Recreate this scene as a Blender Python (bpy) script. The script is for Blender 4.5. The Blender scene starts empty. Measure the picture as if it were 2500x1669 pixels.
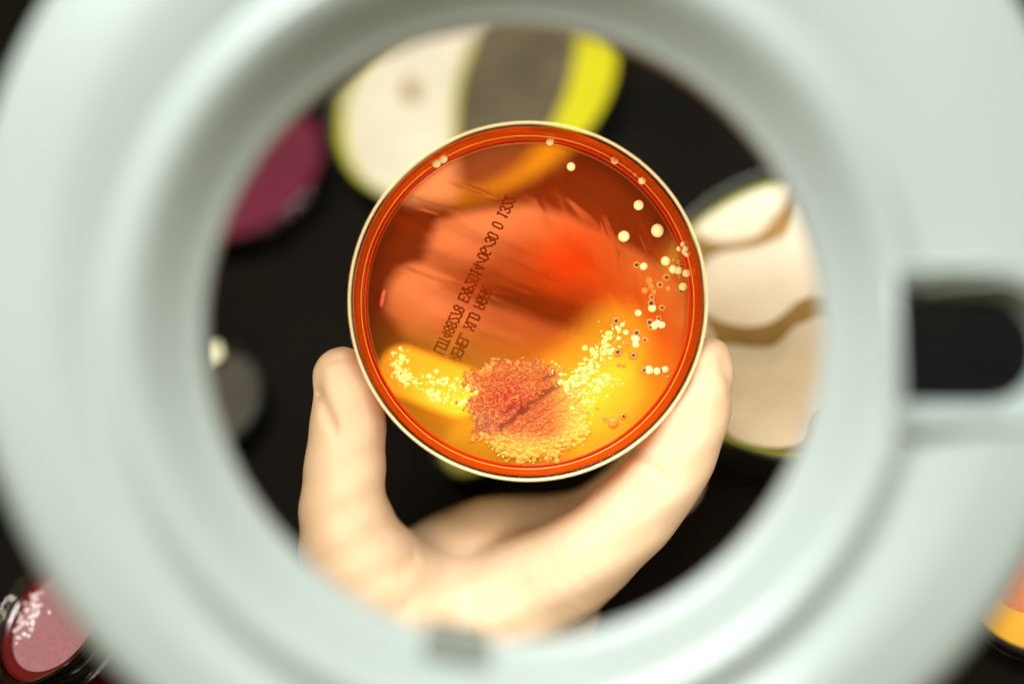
import bpy, bmesh, math, random
import numpy as np
from mathutils import Vector, Matrix, noise

random.seed(7)
rng = np.random.default_rng(11)
scene = bpy.context.scene
COL = scene.collection

# ---------------------------------------------------------------- camera
# Everything held above the bench is laid out in a frame whose -Z is the
# viewing direction; RIG turns that frame so that the bench is horizontal.
FOCAL = 2888.0                      # focal length in pixels of a 2500 px wide picture
LENS_MM = FOCAL / 2500.0 * 36.0
TILT, TURN = math.radians(35), math.radians(60)
UP = Vector((-math.sin(TILT) * math.cos(TURN), math.sin(TILT) * math.sin(TURN), math.cos(TILT)))
BENCH_DEPTH = 0.39                  # along the optical axis
ROT = UP.rotation_difference(Vector((0, 0, 1))).to_matrix().to_4x4()
RIG = Matrix.Translation((0, 0, -(ROT @ Vector((0, 0, -BENCH_DEPTH))).z)) @ ROT
FOCUS = 0.302

cam_data = bpy.data.cameras.new('camera')
cam = bpy.data.objects.new('camera', cam_data)
COL.objects.link(cam)
cam.matrix_world = RIG
cam_data.sensor_width = 36.0
cam_data.lens = LENS_MM
cam_data.clip_start = 0.01
cam_data.clip_end = 50.0
cam_data.dof.use_dof = True
cam_data.dof.focus_distance = FOCUS
cam_data.dof.aperture_fstop = LENS_MM / 22.5
scene.camera = cam

# ---------------------------------------------------------------- light
world = bpy.data.worlds.new('World')
scene.world = world
world.use_nodes = True
wbg = world.node_tree.nodes['Background']
wbg.inputs['Color'].default_value = (1.0, 0.76, 0.22, 1)
wbg.inputs['Strength'].default_value = 0.16


def area_light(name, loc, target, size, size_y, watt, color):
    d = bpy.data.lights.new(name, 'AREA')
    d.shape = 'RECTANGLE'
    d.size, d.size_y, d.energy, d.color = size, size_y, watt, color
    o = bpy.data.objects.new(name, d)
    COL.objects.link(o)
    p, t = RIG @ Vector(loc), RIG @ Vector(target)
    o.matrix_world = Matrix.Translation(p) @ (t - p).to_track_quat('-Z', 'Y').to_matrix().to_4x4()
    return o


area_light('ceiling_panel', (-0.30, 1.12, 0.90), (0, 0, -0.28), 0.9, 0.6, 36, (0.93, 1.0, 1.0))
TUBE_STRENGTH = 7.0

scene.view_settings.view_transform = 'Standard'
scene.view_settings.look = 'None'
scene.view_settings.exposure = 0.78
scene.view_settings.gamma = 1.0
scene.view_settings.use_curve_mapping = False
scene.cycles.transparent_max_bounces = 32
scene.cycles.max_bounces = 16
scene.cycles.transmission_bounces = 14
scene.cycles.sample_clamp_indirect = 6.0
scene.cycles.use_denoising = True


# ---------------------------------------------------------------- helpers
def P(px, py, depth):
    """A point seen at photo pixel (px, py) at this depth (m), in the rig frame."""
    return Vector(((px - 1250.0) * depth / FOCAL, (834.5 - py) * depth / FOCAL, -depth))


def tag(o, label, cat, group=None, kind=None):
    o['label'] = label
    o['category'] = cat
    if group:
        o['group'] = group
    if kind:
        o['kind'] = kind
    return o


def empty(name, mat):
    o = bpy.data.objects.new(name, None)
    o.empty_display_size = 0.01
    COL.objects.link(o)
    o.matrix_world = mat
    return o


def link_mesh(name, me, material, parent=None, loc=None, smooth=True):
    o = bpy.data.objects.new(name, me)
    COL.objects.link(o)
    if material is not None and not me.materials:
        me.materials.append(material)
    if smooth:
        for p in me.polygons:
            p.use_smooth = True
    if parent is not None:
        o.parent = parent
    if loc is not None:
        o.location = loc
    return o


def mesh_from(verts, faces, name='mesh'):
    me = bpy.data.meshes.new(name)
    me.from_pydata([tuple(v) for v in verts], [], [tuple(f) for f in faces])
    me.update()
    return me


def lathe(profile, seg=96, closed=True):
    """Revolve (r, z) points about Z. closed joins the last point to the first."""
    verts, faces = [], []
    n = len(profile)
    for i in range(seg):
        a = 2 * math.pi * i / seg
        c, s = math.cos(a), math.sin(a)
        for r, z in profile:
            verts.append((r * c, r * s, z))
    m = n if closed else n - 1
    for i in range(seg):
        j = (i + 1) % seg
        for k in range(m):
            l = (k + 1) % n
            faces.append((i * n + k, j * n + k, j * n + l, i * n + l))
    me = mesh_from(verts, faces)
    bm = bmesh.new()
    bm.from_mesh(me)
    bmesh.ops.remove_doubles(bm, verts=bm.verts, dist=1e-7)
    bmesh.ops.recalc_face_normals(bm, faces=bm.faces)
    bm.to_mesh(me)
    bm.free()
    return me


def spline(pts, per=8, closed=False):
    """Catmull-Rom through 2-D points."""
    out = []
    n = len(pts)
    rngk = range(n) if closed else range(n - 1)
    for k in rngk:
        if closed:
            p0, p1, p2, p3 = pts[(k - 1) % n], pts[k], pts[(k + 1) % n], pts[(k + 2) % n]
        else:
            p0, p1, p2, p3 = pts[max(k - 1, 0)], pts[k], pts[k + 1], pts[min(k + 2, n - 1)]
        for i in range(per):
            t = i / per
            out.append(tuple(0.5 * ((2 * b) + (-a + c) * t + (2 * a - 5 * b + 4 * c - d) * t * t + (-a + 3 * b - 3 * c + d) * t ** 3)
                             for a, b, c, d in zip(p0, p1, p2, p3)))
    if not closed:
        out.append(tuple(pts[-1]))
    return out


def disc_grid(radius, rings, seg, zf=lambda x, y: 0.0):
    verts, faces = [(0, 0, zf(0, 0))], []
    for k in range(1, rings + 1):
        r = radius * k / rings
        for i in range(seg):
            a = 2 * math.pi * i / seg
            x, y = r * math.cos(a), r * math.sin(a)
            verts.append((x, y, zf(x, y)))
    for i in range(seg):
        faces.append((0, 1 + i, 1 + (i + 1) % seg))
    for k in range(1, rings):
        a0, b0 = 1 + (k - 1) * seg, 1 + k * seg
        for i in range(seg):
            j = (i + 1) % seg
            faces.append((a0 + i, b0 + i, b0 + j, a0 + j))
    return verts, faces


def tube_path(points, radius, seg=16):
    """A round bar through 3-D points with rounded, capped ends."""
    verts, faces = [], []
    pts = [Vector(p) for p in points]
    n = len(pts)
    ref = Vector((0.13, 0.31, 0.94)).normalized()
    for i, p in enumerate(pts):
        t = (pts[min(i + 1, n - 1)] - pts[max(i - 1, 0)]).normalized()
        u = t.cross(ref).normalized()
        v = t.cross(u)
        for k in range(seg):
            a = 2 * math.pi * k / seg
            verts.append(p + (u * math.cos(a) + v * math.sin(a)) * radius)
    for i in range(n - 1):
        for k in range(seg):
            l = (k + 1) % seg
            faces.append((i * seg + k, i * seg + l, (i + 1) * seg + l, (i + 1) * seg + k))
    faces.append(tuple(reversed(range(seg))))
    faces.append(tuple((n - 1) * seg + k for k in range(seg)))
    return mesh_from(verts, faces)


# ---------------------------------------------------------------- materials
def new_mat(name):
    m = bpy.data.materials.new(name)
    m.use_nodes = True
    nt = m.node_tree
    nt.nodes.clear()
    out = nt.nodes.new('ShaderNodeOutputMaterial')
    return m, nt, out


def principled(name, color, rough=0.5, spec=0.5, var=0.06, scale=60.0, bump=0.0, bump_scale=400.0, sss=0.0, sss_r=(0.4, 0.2, 0.1), sss_scale=0.003, coat=0.0):
    """Plain coloured surface with noise in colour, gloss and relief."""
    m, nt, out = new_mat(name)
    b = nt.nodes.new('ShaderNodeBsdfPrincipled')
    tc = nt.nodes.new('ShaderNodeTexCoord')
    nz = nt.nodes.new('ShaderNodeTexNoise')
    nz.inputs['Scale'].default_value = scale
    nz.inputs['Detail'].default_value = 6
    nt.links.new(tc.outputs['Object'], nz.inputs['Vector'])
    ramp = nt.nodes.new('ShaderNodeMapRange')
    ramp.inputs[1].default_value, ramp.inputs[2].default_value = 0.3, 0.7
    ramp.inputs[3].default_value, ramp.inputs[4].default_value = 1 - var, 1 + var
    nt.links.new(nz.outputs['Fac'], ramp.inputs[0])
    mul = nt.nodes.new('ShaderNodeVectorMath')
    mul.operation = 'SCALE'
    mul.inputs[0].default_value = color[:3]
    nt.links.new(ramp.outputs[0], mul.inputs['Scale'])
    nt.links.new(mul.outputs[0], b.inputs['Base Color'])
    b.inputs['Roughness'].default_value = rough
    b.inputs['Specular IOR Level'].default_value = spec
    b.inputs['Coat Weight'].default_value = coat
    if sss > 0:
        b.inputs['Subsurface Weight'].default_value = sss
        b.inputs['Subsurface Radius'].default_value = sss_r
        b.inputs['Subsurface Scale'].default_value = sss_scale
    if bump > 0:
        n2 = nt.nodes.new('ShaderNodeTexNoise')
        n2.inputs['Scale'].default_value = bump_scale
        n2.inputs['Detail'].default_value = 4
        nt.links.new(tc.outputs['Object'], n2.inputs['Vector'])
        bp = nt.nodes.new('ShaderNodeBump')
        bp.inputs['Strength'].default_value = bump
        bp.inputs['Distance'].default_value = 0.001
        nt.links.new(n2.outputs['Fac'], bp.inputs['Height'])
        nt.links.new(bp.outputs['Normal'], b.inputs['Normal'])
    nt.links.new(b.outputs[0], out.inputs['Surface'])
    return m


def clear_plastic(name, tint=(0.96, 0.96, 0.95), ior=1.5, rough=0.03):
    m, nt, out = new_mat(name)
    tr = nt.nodes.new('ShaderNodeBsdfTransparent')
    tr.inputs['Color'].default_value = (*tint, 1)
    gl = nt.nodes.new('ShaderNodeBsdfGlossy')
    gl.inputs['Roughness'].default_value = rough
    fr = nt.nodes.new('ShaderNodeFresnel')
    fr.inputs['IOR'].default_value = ior
    mx = nt.nodes.new('ShaderNodeMixShader')
    nt.links.new(fr.outputs[0], mx.inputs[0])
    nt.links.new(tr.outputs[0], mx.inputs[1])
    nt.links.new(gl.outputs[0], mx.inputs[2])
    nt.links.new(mx.outputs[0], out.inputs['Surface'])
    return m


def glass(name, color, ior=1.5, rough=0.0):
    m, nt, out = new_mat(name)
    g = nt.nodes.new('ShaderNodeBsdfGlass')
    g.inputs['Color'].default_value = (*color, 1)
    g.inputs['IOR'].default_value = ior
    g.inputs['Roughness'].default_value = rough
    nt.links.new(g.outputs[0], out.inputs['Surface'])
    return m


def agar_material(name):
    """Clear coloured jelly: lets light through in its own colour, scatters a little, wet surface."""
    m, nt, out = new_mat(name)
    at = nt.nodes.new('ShaderNodeAttribute')
    at.attribute_name = 'jelly'
    tr = nt.nodes.new('ShaderNodeBsdfTransparent')
    nt.links.new(at.outputs['Color'], tr.inputs['Color'])
    at2 = nt.nodes.new('ShaderNodeAttribute')
    at2.attribute_name = 'cloud'
    df = nt.nodes.new('ShaderNodeBsdfDiffuse')
    tl = nt.nodes.new('ShaderNodeBsdfTranslucent')
    nt.links.new(at2.outputs['Color'], df.inputs['Color'])
    nt.links.new(at2.outputs['Color'], tl.inputs['Color'])
    m1 = nt.nodes.new('ShaderNodeMixShader')
    m1.inputs[0].default_value = 0.12
    nt.links.new(df.outputs[0], m1.inputs[1])
    nt.links.new(tl.outputs[0], m1.inputs[2])
    sc = nt.nodes.new('ShaderNodeAttribute')
    sc.attribute_name = 'score'
    bp = nt.nodes.new('ShaderNodeBump')
    bp.inputs['Strength'].default_value = 1.0
    bp.inputs['Distance'].default_value = 0.0016
    nt.links.new(sc.outputs['Color'], bp.inputs['Height'])
    rf = nt.nodes.new('ShaderNodeBsdfRefraction')
    rf.inputs['IOR'].default_value = 1.22
    rf.inputs['Roughness'].default_value = 0.16
    nt.links.new(at.outputs['Color'], rf.inputs['Color'])
    nt.links.new(bp.outputs['Normal'], rf.inputs['Normal'])
    m0 = nt.nodes.new('ShaderNodeMixShader')
    nt.links.new(sc.outputs['Alpha'], m0.inputs[0])
    nt.links.new(tr.outputs[0], m0.inputs[1])
    nt.links.new(rf.outputs[0], m0.inputs[2])
    m2 = nt.nodes.new('ShaderNodeMixShader')
    nt.links.new(at2.outputs['Alpha'], m2.inputs[0])
    nt.links.new(m0.outputs[0], m2.inputs[1])
    nt.links.new(m1.outputs[0], m2.inputs[2])
    gl = nt.nodes.new('ShaderNodeBsdfGlossy')
    gl.inputs['Roughness'].default_value = 0.04
    fr = nt.nodes.new('ShaderNodeFresnel')
    fr.inputs['IOR'].default_value = 1.33
    m3 = nt.nodes.new('ShaderNodeMixShader')
    nt.links.new(fr.outputs[0], m3.inputs[0])
    nt.links.new(m2.outputs[0], m3.inputs[1])
    nt.links.new(gl.outputs[0], m3.inputs[2])
    nt.links.new(m3.outputs[0], out.inputs['Surface'])
    return m


def attr_material(name, attr, rough=0.3, sss=0.3, spec=0.5):
    m, nt, out = new_mat(name)
    b = nt.nodes.new('ShaderNodeBsdfPrincipled')
    at = nt.nodes.new('ShaderNodeAttribute')
    at.attribute_name = attr
    nt.links.new(at.outputs['Color'], b.inputs['Base Color'])
    b.inputs['Roughness'].default_value = rough
    b.inputs['Specular IOR Level'].default_value = spec
    b.inputs['Subsurface Weight'].default_value = sss
    b.inputs['Subsurface Radius'].default_value = (0.6, 0.3, 0.1)
    b.inputs['Subsurface Scale'].default_value = 0.0006
    nt.links.new(b.outputs[0], out.inputs['Surface'])
    return m


def half_clear(name, color, amount, rough=0.2):
    """A translucent drop: part coloured body, part see-through."""
    m, nt, out = new_mat(name)
    tr = nt.nodes.new('ShaderNodeBsdfTransparent')
    tr.inputs['Color'].default_value = (*[min(1, c * 1.1) for c in color], 1)
    b = nt.nodes.new('ShaderNodeBsdfPrincipled')
    b.inputs['Base Color'].default_value = (*color, 1)
    b.inputs['Roughness'].default_value = rough
    mx = nt.nodes.new('ShaderNodeMixShader')
    mx.inputs[0].default_value = amount
    nt.links.new(tr.outputs[0], mx.inputs[1])
    nt.links.new(b.outputs[0], mx.inputs[2])
    nt.links.new(mx.outputs[0], out.inputs['Surface'])
    return m


M = {}
M['bench'] = principled('bench', (0.0036, 0.0026, 0.0018), 0.6, 0.03, 0.35, 25, 0.15, 900)
M['housing'] = principled('housing', (0.350, 0.386, 0.366), 0.27, 0.45, 0.03, 30, 0.05, 700)
M['black'] = principled('black', (0.0025, 0.002, 0.0025), 0.5, 0.12, 0.3, 200)
M['metal'] = principled('metal', (0.15, 0.16, 0.135), 0.35, 0.5, 0.04, 80)
M['glove'] = principled('glove', (0.468, 0.332, 0.240), 0.45, 0.35, 0.05, 45, 0.22, 130, sss=0.07, sss_r=(1.0, 0.55, 0.25), sss_scale=0.004)
M['cuff'] = M['glove']
gnt = M['glove'].node_tree
gb = [n for n in gnt.nodes if n.type == 'BSDF_PRINCIPLED'][0]
b0 = [n for n in gnt.nodes if n.type == 'BUMP'][0]
gtc = [n for n in gnt.nodes if n.type == 'TEX_COORD'][0]
gmap = gnt.nodes.new('ShaderNodeMapping')
gmap.inputs['Rotation'].default_value = (0.3, 0.2, 0.25)
gmap.inputs['Scale'].default_value = (210, 48, 120)
gn = gnt.nodes.new('ShaderNodeTexNoise')
gn.inputs['Scale'].default_value = 1.0
gn.inputs['Detail'].default_value = 2
gn.inputs['Distortion'].default_value = 0.8
gr = gnt.nodes.new('ShaderNodeMapRange')
gr.inputs[1].default_value, gr.inputs[2].default_value = 0.5, 0.75
gb2 = gnt.nodes.new('ShaderNodeBump')
gb2.inputs['Strength'].default_value = 0.04
gb2.inputs['Distance'].default_value = 0.0012
gnt.links.new(gtc.outputs['Object'], gmap.inputs['Vector'])
gnt.links.new(gmap.outputs[0], gn.inputs['Vector'])
gnt.links.new(gn.outputs['Fac'], gr.inputs[0])
gnt.links.new(gr.outputs[0], gb2.inputs['Height'])
gnt.links.new(b0.outputs['Normal'], gb2.inputs['Normal'])
gnt.links.new(gb2.outputs['Normal'], gb.inputs['Normal'])
M['plastic'] = clear_plastic('plastic')
M['plastic_dull'] = clear_plastic('plastic_dull', (0.93, 0.93, 0.92), 1.4, 0.22)
M['floor_clear'] = clear_plastic('floor_clear', (0.995, 0.99, 0.985), 1.12, 0.05)
M['wall_glass'] = clear_plastic('wall_glass', (1.0, 0.88, 0.76), 1.22, 0.04)
M['meniscus'] = glass('meniscus', (1.0, 0.60, 0.26), 1.30)
mnt = M['meniscus'].node_tree
mout = [n for n in mnt.nodes if n.type == 'OUTPUT_MATERIAL'][0]
mg = [n for n in mnt.nodes if n.type == 'BSDF_GLASS'][0]
mdf = mnt.nodes.new('ShaderNodeBsdfDiffuse')
mdf.inputs['Color'].default_value = (1.0, 0.135, 0.006, 1)
mmx = mnt.nodes.new('ShaderNodeMixShader')
mmx.inputs[0].default_value = 0.19
mnt.links.new(mg.outputs[0], mmx.inputs[1])
mnt.links.new(mdf.outputs[0], mmx.inputs[2])
mnt.links.new(mmx.outputs[0], mout.inputs['Surface'])
M['rim'] = half_clear('rim', (0.95, 0.80, 0.55), 0.6, 0.15)
M['agar'] = agar_material('agar')
M['ink'] = principled('ink', (0.012, 0.004, 0.003), 0.6, 0.2)
M['colony'] = principled('colony', (0.80, 0.58, 0.17), 0.25, 0.5, 0.08, 900, sss=0.3, sss_r=(0.6, 0.4, 0.1), sss_scale=0.0008)
M['colony_pale'] = principled('colony_pale', (0.76, 0.57, 0.29), 0.3, 0.5, 0.06, 900, sss=0.3, sss_r=(0.6, 0.4, 0.2), sss_scale=0.0008)
M['colony_amber'] = half_clear('colony_amber', (0.85, 0.36, 0.06), 0.45)
M['colony_dark'] = principled('colony_dark', (0.015, 0.012, 0.010), 0.25, 0.5)
M['fleck'] = half_clear('fleck', (0.75, 0.12, 0.05), 0.6)
M['lawn'] = attr_material('lawn', 'growth', 0.32, 0.10, 0.28)
lm, nt, out = new_mat('lens')
tr = nt.nodes.new('ShaderNodeBsdfTransparent')
tr.inputs['Color'].default_value = (0.985, 0.99, 0.97, 1)
nt.links.new(tr.outputs[0], out.inputs['Surface'])
M['lens'] = lm
tm, nt, out = new_mat('tube')
em = nt.nodes.new('ShaderNodeEmission')
em.inputs['Color'].default_value = (1.0, 0.87, 0.68, 1)
em.inputs['Strength'].default_value = TUBE_STRENGTH
nt.links.new(em.outputs[0], out.inputs['Surface'])
M['tube'] = tm

# ---------------------------------------------------------------- bench (the setting)
bv = [(-1.2, -0.9, 0), (1.2, -0.9, 0), (1.2, 0.9, 0), (-1.2, 0.9, 0), (-1.2, -0.9, -0.03), (1.2, -0.9, -0.03), (1.2, 0.9, -0.03), (-1.2, 0.9, -0.03)]
bf = [(0, 1, 2, 3), (7, 6, 5, 4), (0, 4, 5, 1), (1, 5, 6, 2), (2, 6, 7, 3), (3, 7, 4, 0)]
bench = link_mesh('bench_top', mesh_from(bv, bf), M['bench'], smooth=False)
bench['kind'] = 'structure'
bench['label'] = 'matt black laboratory bench top below the hand'

RIG_INV = RIG.inverted()
EYE = RIG.translation.copy()


def on_bench(px, py, height=0.0):
    """World point at this height above the bench seen at a photo pixel."""
    d = (RIG.to_3x3() @ P(px, py, 1.0)).normalized()
    t = (height - EYE.z) / d.z
    p = EYE + d * t
    return Vector((p.x, p.y, 0.0))


# ---------------------------------------------------------------- magnifier lamp
CM = 0.01
axis = Vector((0.02, 0.085, 0.99)).normalized()
lamp_c = P(1257, 795, 0.226)
lz = axis
lx = (Vector((1, 0, 0)) - lz * lz.x).normalized()
ly = lz.cross(lx)
lamp_m = Matrix((lx, ly, lz)).transposed().to_4x4()
lamp_m = RIG @ Matrix.Translation(lamp_c) @ lamp_m
lamp = empty('magnifier_lamp', lamp_m)
tag(lamp, 'pale grey ring-shaped magnifier lamp filling the frame, dish seen through its lens', 'magnifier lamp')

top = [(6.15, -0.95), (5.98, -0.45), (5.90, -0.12), (5.93, 0.05), (6.12, 0.18), (6.45, 0.50), (6.80, 0.86), (7.08, 1.02), (7.30, 1.00),
       (7.52, 0.84), (7.75, 0.78), (8.15, 0.90), (8.80, 1.04), (9.50, 1.02), (10.20, 0.92), (10.58, 0.62), (10.76, 0.15), (10.80, -0.6), (10.78, -1.9), (10.70, -2.1)]
under = [(10.52, -2.1), (10.48, -1.6), (10.40, -0.2), (9.8, 0.35), (8.4, 0.38), (7.4, 0.32), (6.8, 0.0), (6.45, -0.35), (6.36, -0.8), (6.30, -1.0)]
prof = [(r * CM, z * CM) for r, z in spline(top, 4) + spline(under, 3)]
hme = lathe(prof, 160)
# the housing is a little wider towards the hinge side: the outer shell sits off the lens axis
for vtx in hme.vertices:
    rr = math.hypot(vtx.co.x, vtx.co.y)
    k = min(max((rr - 0.0765) / 0.022, 0.0), 1.0)
    k = k * k * (3 - 2 * k)
    vtx.co.x += 0.0042 * k
    vtx.co.y += 0.0105 * k


def slot_outline(x0, x1, hy, n=10):
    """A slot square at the inner end and round at the outer end."""
    pts = [(x0, -hy), (x0, hy)]
    cx = x1 - hy
    for k in range(n + 1):
        a = math.pi / 2 - math.pi * k / n
        pts.append((cx + hy * math.cos(a), hy * math.sin(a)))
    return pts[::-1]


def prism(outline, z0, z1, upper=None):
    n = len(outline)
    v = [(x, y, z0) for x, y in outline] + [(x, y, z1) for x, y in (upper or outline)]
    f = [tuple(reversed(range(n))), tuple(range(n, 2 * n))]
    for i in range(n):
        j = (i + 1) % n
        f.append((i, j, n + j, n + i))
    me = mesh_from(v, f)
    bm = bmesh.new()
    bm.from_mesh(me)
    bmesh.ops.recalc_face_normals(bm, faces=bm.faces)
    bm.to_mesh(me)
    bm.free()
    return me


SX0, SX1, SHY, SY = 7.02 * CM, 9.75 * CM, 1.14 * CM, -0.47 * CM
housing = link_mesh('housing', hme, M['housing'], lamp)
slot = slot_outline(SX0, SX1 + 0.25 * CM, SHY)
slot = [(x, y + SY) for x, y in slot]
slot_low = [(x, y + SY) for x, y in slot_outline(SX0 + 0.02 * CM, SX1 + 0.1 * CM, 1.00 * CM)]
cutter = link_mesh('cutter', prism(slot_low, 0.50 * CM, 1.6 * CM, [(SX0 + (x - SX0) * 1.04, SY + (y - SY) * 1.32) for x, y in slot]), None, lamp)
bpy.context.view_layer.update()
mod = housing.modifiers.new('slot', 'BOOLEAN')
mod.operation = 'DIFFERENCE'
mod.object = cutter
mod.solver = 'EXACT'
dg = bpy.context.evaluated_depsgraph_get()
cut_me = bpy.data.meshes.new_from_object(housing.evaluated_get(dg))
housing.modifiers.remove(mod)
housing.data = cut_me
bpy.data.objects.remove(cutter)
for p in cut_me.polygons:
    p.use_smooth = True
cut_me.set_sharp_from_angle(angle=math.radians(38))

sw_out = [(x, y + SY) for x, y in slot_outline(SX0 + 0.05 * CM, SX1 + 0.05 * CM, 0.985 * CM)]
switch = link_mesh('rocker_switch', prism(sw_out, 0.45 * CM, 0.56 * CM), M['black'], lamp, smooth=False)
switch['label'] = 'black switch sunk in a slot of the pale ring'
rib = link_mesh('switch_rib', prism([(x, y + SY) for x, y in slot_outline(SX0 + 0.5 * CM, SX1 - 0.2 * CM, 0.30 * CM)], 0.55 * CM, 0.61 * CM), M['black'], switch, smooth=False)

frame_pts = [(SX0 - 0.06 * CM + (x - SX0) * 1.05, SY + (y - SY) * 1.27, 1.03 * CM) for x, y in slot]
frame = link_mesh('slot_frame', tube_path(frame_pts + frame_pts[:1], 0.10 * CM, 10), M['housing'], lamp)

# lens: a shallow biconvex body seated in the collar
lp = [(0.0, 0.35)]
for k in range(1, 13):
    r = 5.92 * k / 12
    lp.append((r, 0.35 - 0.42 * (k / 12) ** 2))
for k in range(12, 0, -1):
    r = 5.92 * k / 12
    lp.append((r, -0.75 + 0.42 * (k / 12) ** 2))
lp.append((0.0, -0.75))
lens = link_mesh('lens', lathe([(r * CM, (z - 0.5) * CM) for r, z in lp], 96, closed=False), M['lens'], lamp)

# bezel clip at the lower edge of the lens opening
clip_v, clip_f = [], []
a0, a1, n = math.radians(-106), math.radians(-95), 6
for i in range(n + 1):
    a = a0 + (a1 - a0) * i / n
    for r, z in ((5.72, -0.30), (5.72, 0.22), (6.22, 0.58), (6.36, 0.20)):
        clip_v.append((r * CM * math.cos(a), r * CM * math.sin(a), z * CM))
for i in range(n):
    for k in range(4):
        l = (k + 1) % 4
        clip_f.append((i * 4 + k, i * 4 + l, i * 4 + 4 + l, i * 4 + 4 + k))
clip_f += [(3, 2, 1, 0), (n * 4, n * 4 + 1, n * 4 + 2, n * 4 + 3)]
clip = link_mesh('lens_clip', mesh_from(clip_v, clip_f), M['metal'], lamp, smooth=False)

# circular fluorescent tube on the underside
tp = [((8.6 + 0.75 * math.cos(t)) * CM, (-0.65 + 0.75 * math.sin(t)) * CM) for t in [2 * math.pi * k / 14 for k in range(14)]]
tube = link_mesh('fluorescent_tube', lathe(tp, 96), M['tube'], lamp)

# yoke and arm carry the ring from beyond the right edge of the picture down to the bench
yoke = link_mesh('yoke', tube_path([(0.108, 0.01, -0.012), (0.122, 0.01, -0.012), (0.132, 0.012, -0.014), (0.145, 0.014, -0.016)], 0.009), M['housing'], lamp)
e1 = lamp_m.inverted() @ (lamp_m @ Vector((0.42, 0.05, 0.10)))
base_w = lamp_m @ Vector((0.50, 0.06, 0.0))
base_w.z = 0.0
e2 = lamp_m.inverted() @ base_w
arm = link_mesh('arm', tube_path([(0.142, 0.014, -0.016), (0.2, 0.02, 0.02), e1], 0.007), M['housing'], lamp)
post = link_mesh('post', tube_path([e1, e1 + (e2 - e1) * 0.5, e2], 0.008), M['housing'], lamp)
foot = link_mesh('base', lathe([(0, 0), (0.09, 0), (0.09, 0.015), (0.085, 0.02), (0.02, 0.026), (0, 0.026)], 48, closed=False), M['housing'])
foot.parent = lamp
foot.matrix_parent_inverse = lamp_m.inverted()
foot.matrix_world = Matrix.Translation(base_w)

# ---------------------------------------------------------------- the held culture dish
TOP_D, BASE_D, SURF_D = 0.2925, 0.3075, 0.3022
dc = P(1289, 735, TOP_D)
dish_o = Vector((dc.x, dc.y, -BASE_D))
dish = empty('culture_dish', RIG @ Matrix.Translation(dish_o))
tag(dish, 'round clear dish of orange-red agar with yellow colonies held in gloved fingers', 'petri dish')
R = 437 * TOP_D / FOCAL
SURF_Z = BASE_D - SURF_D


def DL(px, py, depth=SURF_D):
    """Photo pixel to dish coordinates on the agar surface."""
    p = P(px, py, depth) - dish_o
    return p.x, p.y


wall_prof = [(R - 0.0009, 0.0), (R - 0.0006, 0.0006), (R - 0.0003, 0.0120), (R, 0.0127), (R, 0.0146), (R - 0.0003, 0.0150), (R - 0.0008, 0.0150),
             (R - 0.0008, 0.0146), (R - 0.0009, 0.0122), (R - 0.0010, 0.0112), (R - 0.0013, 0.0020), (R - 0.0015, 0.0004)]
wall = link_mesh('dish_wall', lathe(spline(wall_prof, 3, closed=True), 192), M['wall_glass'], dish)
R_IN = R - 0.0016
v, f = disc_grid(R_IN + 0.0001, 4, 128)
v2 = [(x, y, 0.0001) for x, y, z in v]
v3 = [(x, y, 0.0011) for x, y, z in v]
nb = len(v2)
rimi = [nb - 128 + i for i in range(128)]
ff = [tuple(reversed(q)) for q in f] + [tuple(i + nb for i in q) for q in f]
ff += [(rimi[i], rimi[(i + 1) % 128], nb + rimi[(i + 1) % 128], nb + rimi[i]) for i in range(128)]
floor = link_mesh('dish_floor', mesh_from(v2 + v3, ff), M['floor_clear'], dish)
ridge = link_mesh('stacking_ridge', lathe([(R - 0.0036, 0.00005), (R - 0.0034, -0.0009), (R - 0.0029, -0.0009), (R - 0.0026, 0.00005)], 160), M['wall_glass'], dish)

# --- agar: colours measured over its face as attributes on a fine disc
R_AG = R - 0.0024


def px_of(x, y):
    d = SURF_D
    return (x + dish_o.x) * FOCAL / d + 1250.0, 834.5 - (y + dish_o.y) * FOCAL / d


def seg_dist(X, Y, a, b):
    ax, ay = a
    bx, by = b
    t = np.clip(((X - ax) * (bx - ax) + (Y - ay) * (by - ay)) / ((bx - ax) ** 2 + (by - ay) ** 2), 0, 1)
    return np.hypot(X - ax - t * (bx - ax), Y - ay - t * (by - ay)), t


def sstep(e0, e1, x):
    t = np.clip((x - e0) / (e1 - e0), 0, 1)
    return t * t * (3 - 2 * t)


RINGS, SEG = 210, 420
agv, agf = disc_grid(R_AG, RINGS, SEG, lambda x, y: SURF_Z)
agv = np.array(agv)
PX, PY = px_of(agv[:, 0], agv[:, 1])
red = np.array([1.0, 0.40, 0.18])
deep = np.array([1.0, 0.20, 0.02])
yel = np.array([1.0, 0.64, 0.10])
peach = np.array([1.0, 0.62, 0.28])
low = sstep(760, 960, PY + 0.10 * (1289 - PX))
tcol = red[None] * (1 - low[:, None]) + yel[None] * low[:, None]
dpm = np.exp(-(((PX - 1400) / 130) ** 2 + ((PY - 640) / 110) ** 2))[:, None] * 0.95
tcol = tcol * (1 - dpm) + deep[None] * dpm
fan = sstep(1380, 1560, PX + 0.25 * (PY - 700)) * sstep(560, 720, PY)
tcol = tcol * (1 - 0.8 * fan[:, None]) + (yel * 0.55 + peach * 0.45)[None] * 0.8 * fan[:, None]
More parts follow.
